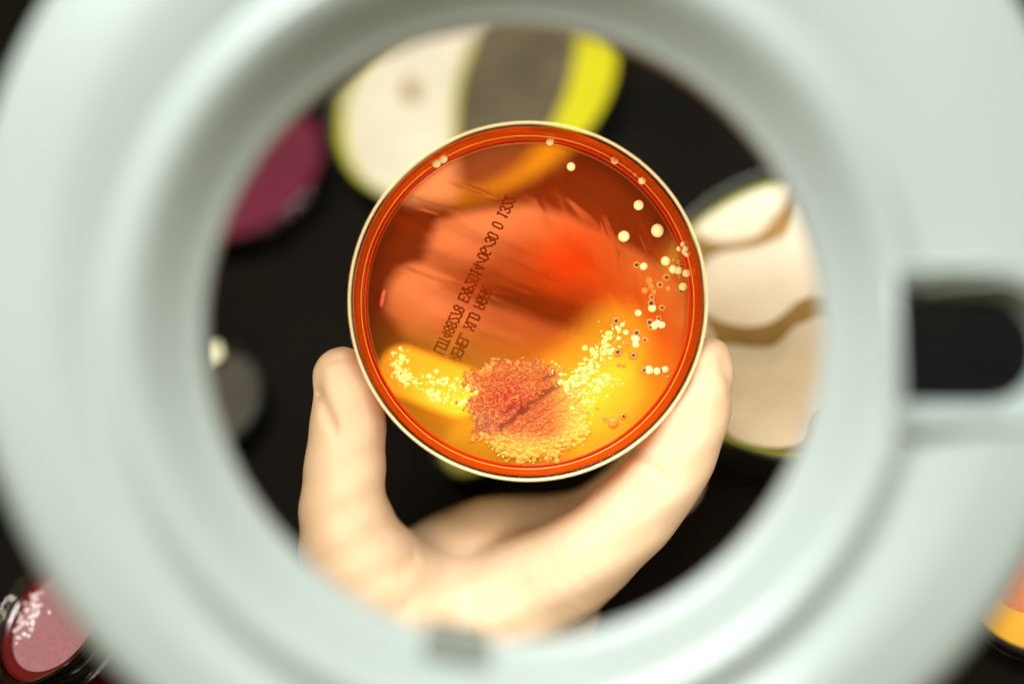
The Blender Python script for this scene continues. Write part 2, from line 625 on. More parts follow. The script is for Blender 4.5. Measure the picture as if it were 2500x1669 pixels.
# the acid-yellow, clouded zones round the growth
h1, _ = seg_dist(PX, PY, (985, 905), (1120, 955))
halo = 1 - sstep(48, 76, h1)
h2, _ = seg_dist(PX, PY, (1330, 990), (1500, 830))
halo2 = 1 - sstep(50, 130, h2)
h3, _ = seg_dist(PX, PY, (1440, 1060), (1500, 960))
halo3 = 1 - sstep(40, 110, h3)
tcol = tcol * (1 - halo[:, None]) + np.array([1.0, 0.6, 0.05])[None] * halo[:, None]
cloud = np.zeros((len(agv), 4))
ccol = np.array([1.0, 0.10, 0.008])[None] * (1 - low[:, None]) + np.array([1.0, 0.36, 0.018])[None] * low[:, None]
redz = np.exp(-(((PX - 1395) / 95) ** 2 + ((PY - 630) / 95) ** 2))
ccol = ccol * (1 - 0.9 * redz[:, None]) + np.array([1.0, 0.045, 0.002])[None] * 0.9 * redz[:, None]
hal = np.clip(halo + 0.8 * halo2 + 0.6 * halo3, 0, 1)[:, None]
ccol = ccol * (1 - hal) + np.array([1.0, 0.44, 0.025])[None] * hal
lowc = sstep(850, 985, PY + 0.18 * (PX - 1150))
ca = 0.12 + 0.20 * lowc + 0.22 * redz + 0.52 * halo + 0.20 * halo2 + 0.14 * halo3 + 0.14 * fan
# loop tracks: shallow scores that scatter or thin the jelly
tracks = np.zeros(len(agv))
dark = np.zeros(len(agv))


def track(a, b, w, amp, arr):
    d, t = seg_dist(PX, PY, a, b)
    arr += amp * np.exp(-(d / w) ** 2) * np.sin(np.pi * np.clip(t, 0, 1)) ** 0.7


for k in range(24):
    sx, sy = random.uniform(1285, 1440), random.uniform(420, 660)
    L = random.uniform(60, 170)
    a = math.radians(random.uniform(38, 66))
    track((sx, sy), (sx + L * math.cos(a), sy + L * math.sin(a)), random.uniform(7, 15), random.uniform(0.2, 0.8), tracks if random.random() < 0.5 else dark)
for k in range(44):
    sx, sy = random.uniform(905, 1240), random.uniform(430, 800)
    L = random.uniform(80, 280)
    a = math.radians(random.uniform(17, 25))
    track((sx, sy), (sx + L * math.cos(a), sy + L * math.sin(a)), random.uniform(6, 19), random.uniform(0.3, 1.0), tracks if random.random() < 0.5 else dark)
for k in range(26):
    sx, sy = random.uniform(1450, 1560), random.uniform(480, 700)
    L = random.uniform(70, 160)
    a = math.radians(random.uniform(60, 82))
    track((sx, sy), (sx + L * math.cos(a), sy + L * math.sin(a)), random.uniform(3, 9), random.uniform(0.3, 1.0), tracks if random.random() < 0.6 else dark)
score = np.zeros((len(agv), 4))
hgt = tracks - dark
score[:, 0] = score[:, 1] = score[:, 2] = 0.5 + 0.25 * np.tanh(hgt)
score[:, 3] = 0.70 * np.clip(1.2 * (tracks + dark), 0, 1) * sstep(900, 800, PY)
tracks = np.clip(tracks, 0, 1.4)
dark = np.clip(dark, 0, 1.4)
ca = ca + 0.05 * tracks
tcol = tcol * (1 - 0.18 * dark[:, None])
cloud[:, :3] = np.clip(ccol, 0, 1)
cloud[:, 3] = np.clip(ca, 0, 0.9)
jelly = np.ones((len(agv), 4))
jelly[:, :3] = np.clip(tcol, 0, 1)
ame = mesh_from(agv, agf)
for nm, dat in (('jelly', jelly), ('cloud', cloud), ('score', score)):
    at = ame.attributes.new(nm, 'FLOAT_COLOR', 'POINT')
    at.data.foreach_set('color', dat.astype(np.float32).ravel())
agar = link_mesh('agar', ame, M['agar'], dish)
agar['label'] = 'orange-red agar turning yellow around the growth'
# meniscus: the ring of jelly that climbs the wall
mp = [(R_AG - 0.0001, 0.0012), (R_AG - 0.0001, SURF_Z - 0.0001), (R_AG + 0.0002, SURF_Z + 0.0001), (R - 0.0021, SURF_Z + 0.0005), (R - 0.0018, SURF_Z + 0.0016), (R - 0.0015, SURF_Z + 0.0040), (R - 0.0012, 0.0140), (R - 0.0010, 0.0140), (R - 0.0014, 0.0060), (R - 0.0018, 0.0012)]
meniscus = link_mesh('meniscus', lathe(mp, 160), M['meniscus'], dish)
M['line_orange'] = half_clear('line_orange', (1.0, 0.42, 0.06), 0.55, 0.1)
M['line_red'] = half_clear('line_red', (1.0, 0.045, 0.006), 0.5, 0.1)
for rr_, z_, w_, key_ in ((R - 0.0019, SURF_Z + 0.0016, 0.00018, 'line_orange'), (R_AG - 0.0002, SURF_Z + 0.0001, 0.00026, 'line_red')):  # added rings draw the bright lines refracted at the agar edge
    link_mesh('edge_line', lathe([(rr_ + w_ * math.cos(t), z_ + w_ * math.sin(t)) for t in [2 * math.pi * k / 8 for k in range(8)]], 192), M[key_], dish)
rim = link_mesh('rim', lathe([(R - 0.0001 + 0.00030 * math.cos(t), 0.0151 + 0.00030 * math.sin(t)) for t in [2 * math.pi * k / 10 for k in range(10)]], 192), M['rim'], dish)

# --- dot-matrix print on the underside, so it reads mirrored from here
FONT = {
    'A': ['01110', '10001', '10001', '11111', '10001', '10001', '10001'], 'D': ['11110', '10001', '10001', '10001', '10001', '10001', '11110'],
    'E': ['11111', '10000', '10000', '11110', '10000', '10000', '11111'], 'G': ['01110', '10001', '10000', '10111', '10001', '10001', '01110'],
    'L': ['10000', '10000', '10000', '10000', '10000', '10000', '11111'], 'M': ['10001', '11011', '10101', '10101', '10001', '10001', '10001'],
    'O': ['11111', '10001', '10001', '10001', '10001', '10001', '11111'], 'P': ['11110', '10001', '10001', '11110', '10000', '10000', '10000'],
    'R': ['11110', '10001', '10001', '11110', '10100', '10010', '10001'], 'T': ['11111', '00100', '00100', '00100', '00100', '00100', '00100'],
    'X': ['10001', '10001', '01010', '00100', '01010', '10001', '10001'], '0': ['01110', '10001', '10001', '10001', '10001', '10001', '01110'],
    '1': ['00100', '01100', '00100', '00100', '00100', '00100', '01110'], '2': ['01110', '10001', '00001', '00010', '00100', '01000', '11111'],
    '3': ['01110', '10001', '00001', '00110', '00001', '10001', '01110'], '4': ['00010', '00110', '01010', '10010', '11111', '00010', '00010'],
    '6': ['01110', '10000', '10000', '11110', '10001', '10001', '01110'], '7': ['11111', '00001', '00010', '00100', '00100', '01000', '01000'],
    '8': ['01110', '10001', '10001', '01110', '10001', '10001', '01110'], '/': ['00000', '00001', '00010', '00100', '01000', '10000', '00000'],
}
e1v, e2v = (0.4217, -0.9067), (0.9067, 0.4217)
PRINT_D = SURF_D + 0.0006


def print_line(text, cx, cy):
    vs, fs = [], []
    ox, oy = cx - e1v[0] * 5, cy - e1v[1] * 5          # first glyph centre is given
    for k, ch in enumerate(text):
        if ch == ' ':
            continue
        for row, bits in enumerate(FONT[ch]):
            for colm, bit in enumerate(bits):
                if bit != '1':
                    continue
                u = k * 14.05 + colm * 2.55 + random.uniform(-0.25, 0.25)
                w = (3 - row) * 4.2 + random.uniform(-0.25, 0.25)
                qx, qy = ox + e1v[0] * u + e2v[0] * w, oy + e1v[1] * u + e2v[1] * w
                x, y = DL(qx, qy, PRINT_D)
                b = len(vs)
                rr = random.uniform(2.6, 3.0) * SURF_D / FOCAL
                for j in range(7):
                    a = 2 * math.pi * j / 7
                    vs.append((x + rr * math.cos(a), y + rr * math.sin(a), SURF_Z - 0.0006))
                fs.append(tuple(range(b, b + 7)))
    return link_mesh('printed_lettering', mesh_from(vs, fs), M['ink'], dish, smooth=False)


print_line('LOT488278 EXP2014/06/30 0 1322', 1073, 856)['label'] = 'dotted lot and expiry line, mirrored'
print_line('REMEL XLD AGAR', 1111, 874)['label'] = 'dotted maker and medium line, mirrored'


# --- colonies
def dome_mesh(seg=14, rings=5, flat=0.55):
    vs, fs = [(0, 0, flat)], []
    for k in range(1, rings + 1):
        t = math.pi / 2 * k / rings
        for i in range(seg):
            a = 2 * math.pi * i / seg
            vs.append((math.sin(t) * math.cos(a), math.sin(t) * math.sin(a), flat * math.cos(t)))
    for i in range(seg):
        fs.append((0, 1 + i, 1 + (i + 1) % seg))
    for k in range(1, rings):
        a0, b0 = 1 + (k - 1) * seg, 1 + k * seg
        for i in range(seg):
            j = (i + 1) % seg
            fs.append((a0 + i, b0 + i, b0 + j, a0 + j))
    return mesh_from(vs, fs)


DOMES = {}
for key in ('colony', 'colony_pale', 'colony_amber', 'colony_dark'):
    me = dome_mesh()
    me.materials.append(M[key])
    for p in me.polygons:
        p.use_smooth = True
    DOMES[key] = me


def colony(px, py, r_px, key='colony', parent=dish, name='colony', lift=0.0, stretch=1.0):
    x, y = DL(px, py)
    s = r_px * SURF_D / FOCAL
    o = bpy.data.objects.new(name, DOMES[key])
    COL.objects.link(o)
    o.parent = parent
    a = random.uniform(0, 6.28)
    if parent is dish:
        rad = math.hypot(x, y)
        if rad > R_AG - 0.0004:
            lift += 0.0012 + min(max((rad - R_AG) * 2.0, 0.0), 0.003)
            kk = min(1.0, (R - 0.0023) / rad)
            x, y = x * kk, y * kk
        o.location = (x, y, SURF_Z + 0.00003 + lift)
        o.scale = (s * stretch * random.uniform(0.95, 1.06), s * random.uniform(0.94, 1.05), s)
        o.rotation_euler = (0, 0, a)
    return o


pale = [(1343, 346, 10), (1394, 407, 11), (1503, 388, 9), (1577, 432, 9), (1559, 501, 12), (1523, 577, 14), (1605, 563, 16), (1571, 650, 9.5), (1625, 637, 11.5),
        (1643, 657, 10.5), (1656, 660, 10), (1677, 667, 11), (1668, 700, 11), (1658, 607, 7), (1672, 596, 7), (1670, 615, 8), (1682, 620, 7), (1688, 604, 7),
        (1592, 752, 10.5), (1558, 764, 8.5), (1596, 795, 10), (1605, 788, 8), (1615, 793, 9.5), (1528, 811, 6.5), (1551, 826, 11.5), (1552, 840, 9), (1428, 849, 7.5),
        (1584, 903, 11), (1604, 906, 9.5), (1624, 902, 9.5), (1509, 827, 4.5), (1397, 995, 6.5), (1461, 952, 6.5), (1463, 931, 9.5), (1484, 923, 6.5),
        (1062, 396, 11), (1079, 385, 11), (1506, 798, 5.5), (1518, 793, 5), (1492, 812, 4.5)]
for px, py, r in pale:
    colony(px, py, r, 'colony_pale' if px > 1500 or py < 450 else 'colony')
amber = [(1513, 371, 7), (1497, 1031, 14), (1476, 1021, 6), (1585, 684, 9), (1589, 698, 8), (1574, 709, 8), (1596, 712, 7), (1631, 704, 7), (1511, 890, 6), (1523, 893, 6), (1370, 902, 8), (1458, 997, 4),
         (1531, 838, 7), (1557, 420, 5), (1175, 910, 9), (1195, 900, 9), (1150, 925, 8)]
for px, py, r in amber:
    colony(px, py, r, 'colony_amber')
dark_c = [(1504, 783, 13, 5), (1554, 812, 12, 5), (1574, 830, 10, 3.2), (1508, 859, 11, 5), (1546, 867, 11, 4.2), (1590, 740, 10, 6), (1616, 751, 9, 4.2), (1608, 777, 7, 4), (1586, 786, 10, 7.5), (1588, 799, 9, 7),
          (1572, 903, 10, 4.5), (1632, 920, 5, 4.4), (1614, 903, 5, 3.4), (1594, 909, 5, 4), (1522, 1015, 9, 4), (1591, 725, 8, 4), (1554, 647, 10, 5.4), (1646, 635, 6, 5.4), (1656, 638, 6, 5.4), (1633, 650, 5, 3.5), (1662, 649, 5, 3.4),
          (1627, 677, 10, 5.4), (1659, 676, 5, 4.5), (1662, 711, 6, 4.5), (1611, 695, 10, 4.5), (1503, 384, 4, 3.2), (1574, 707, 6, 2.6), (1585, 681, 6, 2.5), (1115, 982, 4, 2.6)]
for px, py, R1, c1 in dark_c:
    o = colony(px, py, R1, 'colony_amber')
    d = bpy.data.objects.new('dark_centre', DOMES['colony_dark'])
    COL.objects.link(d)
    d.parent = o
    k = c1 / R1
    d.scale = (k, k, k)
    d.location = (0, 0, 0.58 * math.sqrt(max(0.0, 1 - k * k)) - 0.30 * k)


def swath(path, n, spread, rmin, rmax, key='colony'):
    for _ in range(n):
        i = random.randrange(len(path) - 1)
        t = random.random()
        x = path[i][0] + (path[i + 1][0] - path[i][0]) * t + random.gauss(0, spread)
        y = path[i][1] + (path[i + 1][1] - path[i][1]) * t + random.gauss(0, spread)
        r = rmin + (rmax - rmin) * random.random() ** 2
        colony(x, y, r, key)


swath([(982, 866), (968, 915), (1000, 930), (1100, 940), (1170, 950)], 80, 10, 2.8, 8)
swath([(1050, 963), (1085, 975), (1150, 990)], 24, 7, 3, 7.5)
swath([(1512, 800), (1480, 850), (1445, 880), (1405, 930), (1380, 945)], 80, 13, 2.8, 8)
swath([(1485, 920), (1455, 950), (1420, 985), (1405, 1010)], 34, 12, 2.5, 6.5)

# --- the dense growth: one wrinkled, beaded mass
poly0 = np.array([(1139, 920), (1174, 900), (1204, 887), (1244, 878), (1278, 878), (1311, 883), (1348, 898), (1353, 922), (1366, 939), (1403, 962), (1424, 998), (1427, 1042), (1420, 1064),
                  (1388, 1079), (1363, 1090), (1355, 1111), (1322, 1110), (1266, 1120), (1229, 1103), (1218, 1089), (1189, 1076), (1165, 1064), (1161, 1031), (1152, 998), (1133, 994), (1148, 979), (1163, 954), (1141, 939)], float)
pp = np.array(spline([tuple(p) for p in poly0], 8, closed=True))
pc = pp.mean(0)
poly = np.array([pc + (p - pc) * (1 + 0.04 * noise.noise(Vector((p[0] * 0.08, p[1] * 0.08, 5.7)))) for p in pp])


def poly_sd(X, Y):
    """Signed distance to the outline, positive inside."""
    d = np.full(X.shape, 1e9)
    ins = np.zeros(X.shape, bool)
    n = len(poly)
    for i in range(n):
        a, b = poly[i], poly[(i + 1) % n]
        dd, _ = seg_dist(X, Y, a, b)
        d = np.minimum(d, dd)
        c = ((a[1] > Y) != (b[1] > Y)) & (X < (b[0] - a[0]) * (Y - a[1]) / (b[1] - a[1] + 1e-12) + a[0])
        ins ^= c
    return np.where(ins, d, -d)


STEP = 1.0
gx = np.arange(1122, 1450, STEP)
gy = np.arange(865, 1135, STEP)
GX, GY = np.meshgrid(gx, gy)
sd = poly_sd(GX, GY)
H = np.zeros(GX.shape)
beads = np.zeros(GX.shape)
tries = 0
for _ in range(1700):
    x, y = rng.uniform(1128, 1440), rng.uniform(870, 1128)
    s = poly_sd(np.array([x]), np.array([y]))[0]
    if s < -13 or (s < -4 and rng.uniform() < 0.6):
        continue
    edge = math.exp(-max(s, 0) / 16)
    lowr = 1 if (y > 1055 or x > 1385) else 0
    if rng.uniform() > 0.22 + 0.78 * edge + 0.5 * lowr:
        continue
    r = rng.uniform(2.0, 3.6) + edge * rng.uniform(0.5, 3.2) + lowr * rng.uniform(0, 2.2)
    i0, i1 = max(int(y - r - 866), 0), min(int(y + r - 863), len(gy))
    j0, j1 = max(int(x - r - 1123), 0), min(int(x + r - 1120), len(gx))
    if i1 <= i0 or j1 <= j0:
        continue
    q = 1 - ((GX[i0:i1, j0:j1] - x) ** 2 + (GY[i0:i1, j0:j1] - y) ** 2) / (r * r)
    hh = np.sqrt(np.clip(q, 0, 1)) * r * 0.95 + (1.5 if s > 0 else 0) * (q > 0)
    H[i0:i1, j0:j1] = np.maximum(H[i0:i1, j0:j1], hh)
    beads[i0:i1, j0:j1] = np.maximum(beads[i0:i1, j0:j1], np.clip(q, 0, 1))
mat = np.clip(sd / 10, 0, 1)
# worm-like wrinkles
wr = np.zeros(GX.shape)
for i in range(GX.shape[0]):
    for j in range(GX.shape[1]):
        if sd[i, j] > -2:
            p = Vector((GX[i, j] * 0.105, GY[i, j] * 0.105, 3.1))
            wr[i, j] = 1 - abs(noise.noise(p)) * 3.2 + 0.5 * noise.noise(p * 2.3)
H = np.maximum(H, mat * (1.6 + 3.6 * np.clip(wr, 0, 1.3) ** 1.5))
# furrows dragged by the loop
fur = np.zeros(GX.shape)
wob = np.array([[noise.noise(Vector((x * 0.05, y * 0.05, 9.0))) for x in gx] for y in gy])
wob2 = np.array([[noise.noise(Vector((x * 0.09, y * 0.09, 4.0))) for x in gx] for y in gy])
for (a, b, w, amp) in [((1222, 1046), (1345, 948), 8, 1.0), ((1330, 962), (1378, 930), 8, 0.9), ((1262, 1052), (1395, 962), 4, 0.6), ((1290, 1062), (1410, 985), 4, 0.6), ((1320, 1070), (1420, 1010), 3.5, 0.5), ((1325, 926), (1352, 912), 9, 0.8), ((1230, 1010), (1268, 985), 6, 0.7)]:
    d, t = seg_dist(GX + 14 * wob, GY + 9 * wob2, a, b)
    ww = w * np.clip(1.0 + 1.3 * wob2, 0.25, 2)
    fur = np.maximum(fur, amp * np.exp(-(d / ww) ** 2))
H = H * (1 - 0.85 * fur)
keep = (sd > -1.5) | (beads > 0.02)
idx = -np.ones(GX.shape, int)
lv, lf, lc = [], [], []
ctr = np.exp(-(((GX - 1245) / 75) ** 2 + ((GY - 975) / 60) ** 2))
rgt = sstep(1330, 1425, GX)
bot = sstep(1045, 1105, GY)
for i in range(GX.shape[0]):
    for j in range(GX.shape[1]):
        if keep[i, j]:
            idx[i, j] = len(lv)
            x, y = DL(GX[i, j], GY[i, j])
            lv.append((x, y, SURF_Z + 0.00002 + 0.72 * H[i, j] * SURF_D / FOCAL))
            c = np.array([0.33, 0.065, 0.005])
            c = c * (1 - ctr[i, j]) + np.array([0.28, 0.018, 0.005]) * ctr[i, j]
            k = max(rgt[i, j], bot[i, j] * 0.8)
            c = c * (1 - k) + np.array([0.66, 0.28, 0.03]) * k
            tip = min(1.0, max(0.0, (H[i, j] - 3.4) / 3.0))
            c = c * (1 - 0.75 * tip) + np.array([0.66, 0.26, 0.036]) * 0.75 * tip
            pur = math.exp(-(((GX[i, j] - 1185) / 34) ** 2 + ((GY[i, j] - 1035) / 34) ** 2)) * 0.6 * (1 - tip)
            c = c * (1 - pur) + np.array([0.13, 0.045, 0.03]) * pur
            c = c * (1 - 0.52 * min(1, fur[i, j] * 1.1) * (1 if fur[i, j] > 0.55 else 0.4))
            lc.append((*c, 1.0))
for i in range(GX.shape[0] - 1):
    for j in range(GX.shape[1] - 1):
        q = (idx[i, j], idx[i + 1, j], idx[i + 1, j + 1], idx[i, j + 1])
        if min(q) >= 0:
            lf.append(q)
lme = mesh_from(lv, lf)
at = lme.attributes.new('growth', 'FLOAT_COLOR', 'POINT')
at.data.foreach_set('color', np.array(lc, dtype=np.float32).ravel())
lawn = link_mesh('bacterial_growth', lme, M['lawn'], dish)
lawn['kind'] = 'stuff'
lawn['label'] = 'dense wrinkled reddish growth scored by furrows'

# the finest specks, too many to tell apart
sv, sf = [], []
base_d = dome_mesh(7, 2)
bvv = [tuple(v.co) for v in base_d.vertices]
bff = [tuple(p.vertices) for p in base_d.polygons]
bpy.data.meshes.remove(base_d)


def specks(path, n, spread, r0, r1):
    for _ in range(n):
        i = random.randrange(len(path) - 1)
        t = random.random()
        x, y = DL(path[i][0] + (path[i + 1][0] - path[i][0]) * t + random.gauss(0, spread), path[i][1] + (path[i + 1][1] - path[i][1]) * t + random.gauss(0, spread))
        r = random.uniform(r0, r1) * SURF_D / FOCAL
        b = len(sv)
        sv.extend((x + vx * r, y + vy * r, SURF_Z + 0.00003 + vz * r) for vx, vy, vz in bvv)
        sf.extend(tuple(k + b for k in q) for q in bff)


specks([(982, 862), (968, 915), (1000, 930), (1100, 945), (1180, 960)], 130, 11, 1.2, 2.8)
specks([(1050, 963), (1085, 975), (1160, 995)], 60, 8, 1.2, 2.8)
specks([(1512, 800), (1480, 850), (1445, 890), (1405, 935), (1360, 960)], 160, 15, 1.2, 3)
specks([(1490, 915), (1455, 950), (1420, 1000), (1420, 1060)], 110, 14, 1.2, 2.8)
specks([(1345, 890), (1370, 930), (1430, 985)], 60, 10, 1.2, 3)
specks([(1210, 1095), (1260, 1122), (1350, 1112), (1420, 1075)], 60, 7, 1.5, 3.5)
speck = link_mesh('colony_specks', mesh_from(sv, sf), M['colony'], dish)
speck['kind'] = 'stuff'

# a red sliver and a pale scratch lying in the jelly
fl = link_mesh('agar_chip', tube_path([(*DL(931, 748), SURF_Z + 0.0004), (*DL(933, 735), SURF_Z + 0.0006), (*DL(936, 722), SURF_Z + 0.0006), (*DL(940, 708), SURF_Z + 0.0004)], 0.00055, 8), M['fleck'], dish)

# ---------------------------------------------------------------- the gloved hand
CAPS = {}


def chain(group, pts):
    CAPS.setdefault(group, []).append([(P(px, py, d * CM) * 100, r) for px, py, d, r in pts])


chain('near', [(833, 912, 30.2, 0.70), (850, 1005, 30.3, 0.93), (843, 1130, 30.5, 1.04), (842, 1260, 30.9, 1.20), (890, 1400, 31.7, 1.65), (1010, 1540, 33.0, 2.2)])
chain('near', [(1722, 893, 30.1, 0.74), (1695, 1000, 30.1, 0.93), (1640, 1130, 30.3, 1.03), (1560, 1240, 30.6, 1.08), (1445, 1345, 31.2, 1.22), (1300, 1440, 32.3, 1.6), (1150, 1540, 33.2, 2.2)])
chain('near', [(1010, 1540, 33.0, 2.2), (1120, 1620, 33.6, 2.6), (1080, 1850, 34.2, 2.6), (1040, 2150, 34.5, 2.5), (1020, 2600, 36.0, 2.7)])
chain('near', [(1300, 1500, 33.8, 1.9), (1120, 1620, 33.8, 2.3)])
chain('middle', [(1060, 1420, 33.8, 1.65), (1200, 1345, 34.0, 1.55), (1350, 1320, 34.0, 1.30), (1480, 1262, 34.0, 1.08), (1600, 1140, 33.8, 1.0), (1665, 980, 33.5, 0.96), (1672, 850, 33.4, 0.92), (1570, 720, 34.2, 0.92), (1420, 645, 35.4, 1.15), (1280, 605, 36.4, 1.3), (1140, 620, 37.0, 1.25)])
chain('ring', [(1300, 1450, 34.8, 1.4), (1480, 1330, 35.3, 1.05), (1640, 1210, 35.0, 0.92), (1600, 1060, 35.0, 0.98), (1450, 930, 35.4, 1.1), (1240, 850, 36.4, 1.15), (1080, 785, 37.2, 1.2), (1030, 735, 37.4, 1.15)])
chain('little', [(1250, 1500, 35.8, 1.3), (1420, 1420, 36.4, 0.85), (1540, 1330, 36.8, 0.80), (1560, 1240, 36.6, 0.72)])

hh = 0.105
allp = [(p, r) for g in CAPS.values() for c in g for p, r in c]
lo = np.array([min(p[k] - r for p, r in allp) for k in range(3)]) - 0.4
hi = np.array([max(p[k] + r for p, r in allp) for k in range(3)]) + 0.4
dims = np.ceil((hi - lo) / hh).astype(int) + 1
ax = [lo[k] + hh * np.arange(dims[k]) for k in range(3)]
XX, YY, ZZ = np.meshgrid(*[a.astype(np.float32) for a in ax], indexing='ij')


def smin(a, b, k):
    h = np.clip(0.5 + 0.5 * (b - a) / k, 0, 1)
    return b + (a - b) * h - k * h * (1 - h)


FIELD = None
for g, chains in CAPS.items():
    fg = None
    for c in chains:
        c4 = spline([(p.x, p.y, p.z, r) for p, r in c], 5)
        fc = np.full(XX.shape, 3.0, np.float32)
        for qa, qb in zip(c4[:-1], c4[1:]):
            a, ra, b, rb = Vector(qa[:3]), qa[3], Vector(qb[:3]), qb[3]
            m = max(ra, rb) + 1.2
            sl = tuple(slice(max(int((min(a[k], b[k]) - m - lo[k]) / hh), 0), int((max(a[k], b[k]) + m - lo[k]) / hh) + 2) for k in range(3))
            X_, Y_, Z_ = XX[sl], YY[sl], ZZ[sl]
            ba = b - a
            t = np.clip(((X_ - a.x) * ba.x + (Y_ - a.y) * ba.y + (Z_ - a.z) * ba.z) / ba.dot(ba), 0, 1)
            d = np.sqrt((X_ - a.x - t * ba.x) ** 2 + (Y_ - a.y - t * ba.y) ** 2 + (Z_ - a.z - t * ba.z) ** 2) - (ra + (rb - ra) * t)
            fc[sl] = np.minimum(fc[sl], d)
        fg = fc if fg is None else smin(fg, fc, 0.75)
    FIELD = fg if FIELD is None else smin(FIELD, fg, 0.22)
# pads flatten where they press on the dish
dx, dy = XX - dish_o.x * 100, YY - dish_o.y * 100
cyl = np.maximum(np.hypot(dx, dy) - R * 100 - 0.03, np.abs(ZZ + (TOP_D + BASE_D) * 50) - 0.86)
FIELD = np.maximum(FIELD, -cyl)
# folds in the latex
wv = 0.018 * np.sin(3.1 * XX + 1.3 * YY) * np.sin(2.3 * YY + 0.7) + 0.02 * np.sin(5.7 * YY - 2.9 * XX + 1.0)
FIELD = FIELD + wv.astype(np.float32)
for (x0, y0, x1, y1, dep, amp, w) in [(775, 905, 772, 965, 29.5, 0.07, 0.13), (776, 960, 812, 1045, 29.4, 0.15, 0.11), (800, 880, 868, 872, 29.5, 0.09, 0.10), (1762, 880, 1788, 960, 29.6, 0.09, 0.11), (1560, 1120, 1640, 1175, 29.4, 0.10, 0.10), (800, 1000, 830, 1075, 29.4, 0.05, 0.14), (990, 1380, 1090, 1330, 31, 0.06, 0.2)]:
    a, b = P(x0, y0, dep * CM) * 100, P(x1, y1, dep * CM) * 100
    d, t = seg_dist(XX, YY, (a.x, a.y), (b.x, b.y))
    FIELD = FIELD + (amp * np.exp(-(d / w) ** 2) * (ZZ > -31.2)).astype(np.float32)


def surface_nets(F, origin, h):
    s = F < 0
    nx, ny, nz = F.shape
    c = np.zeros((nx - 1, ny - 1, nz - 1), np.int8)
    for i in (0, 1):
        for j in (0, 1):
            for k in (0, 1):
                c += s[i:nx - 1 + i, j:ny - 1 + j, k:nz - 1 + k]
    act = (c > 0) & (c < 8)
    ids = -np.ones(act.shape, np.int64)
    ii = np.argwhere(act)
    ids[act] = np.arange(len(ii))
    acc = np.zeros((len(ii), 3))
    cnt = np.zeros(len(ii))
    corners = [(i, j, k) for i in (0, 1) for j in (0, 1) for k in (0, 1)]
    for a in range(8):
        for b in range(a + 1, 8):
            ca, cb = np.array(corners[a]), np.array(corners[b])
            if np.abs(ca - cb).sum() != 1:
                continue
            fa, fb = F[tuple((ii + ca).T)], F[tuple((ii + cb).T)]
            m = (fa < 0) != (fb < 0)
            t = np.where(m, fa / np.where(m, fa - fb, 1), 0)
            acc += np.where(m[:, None], ca + (cb - ca) * t[:, None], 0)
            cnt += m
    verts = origin + (ii + acc / cnt[:, None]) * h
    faces = []
    for d in range(3):
        e = [0, 0, 0]
        e[d] = 1
        u, v = (d + 1) % 3, (d + 2) % 3
        sl0 = [slice(0, n) for n in F.shape]
        sl1 = [slice(0, n) for n in F.shape]
        sl0[d], sl1[d] = slice(0, F.shape[d] - 1), slice(1, F.shape[d])
        s0, s1 = s[tuple(sl0)], s[tuple(sl1)]
        cr = np.argwhere(s0 != s1)
        cr = cr[(cr[:, u] > 0) & (cr[:, v] > 0) & (cr[:, u] < F.shape[u] - 1) & (cr[:, v] < F.shape[v] - 1)]
        flip = s0[tuple(cr.T)]
        q = []
        for du, dv in ((1, 1), (0, 1), (0, 0), (1, 0)):
            o = cr.copy()
            o[:, u] -= du
            o[:, v] -= dv
            q.append(ids[tuple(o.T)])
        q = np.stack(q, 1)
        q[~flip] = q[~flip][:, ::-1]
        faces.append(q)
    return verts, np.concatenate(faces)


hv, hf = surface_nets(FIELD, lo, hh)
hand_o = P(1080, 1850, 0.335)
hand = empty('gloved_hand', RIG @ Matrix.Translation(hand_o))
tag(hand, 'hand in a cream latex glove gripping the orange dish from below', 'hand')
gme = mesh_from(hv / 100.0 - np.array(hand_o)[None], hf.tolist())
bm = bmesh.new()
bm.from_mesh(gme)
for _ in range(3):
    bmesh.ops.smooth_vert(bm, verts=bm.verts, factor=0.5, use_axis_x=True, use_axis_y=True, use_axis_z=True)
bmesh.ops.recalc_face_normals(bm, faces=bm.faces)
bm.to_mesh(gme)
bm.free()
glove = link_mesh('glove', gme, M['glove'], hand)
# rolled cuff round the forearm
ca_, cb_ = P(1030, 2350, 0.352) - hand_o, P(1024, 2480, 0.3555) - hand_o
cz = (cb_ - ca_).normalized()
cme = lathe([((2.95 + 0.22 * math.cos(t)) * CM, 0.22 * math.sin(t) * CM) for t in [2 * math.pi * k / 10 for k in range(10)]], 48)
cuff = link_mesh('cuff', cme, M['cuff'], hand)
cuff.matrix_local = Matrix.Translation(cb_) @ cz.to_track_quat('Z', 'Y').to_matrix().to_4x4()


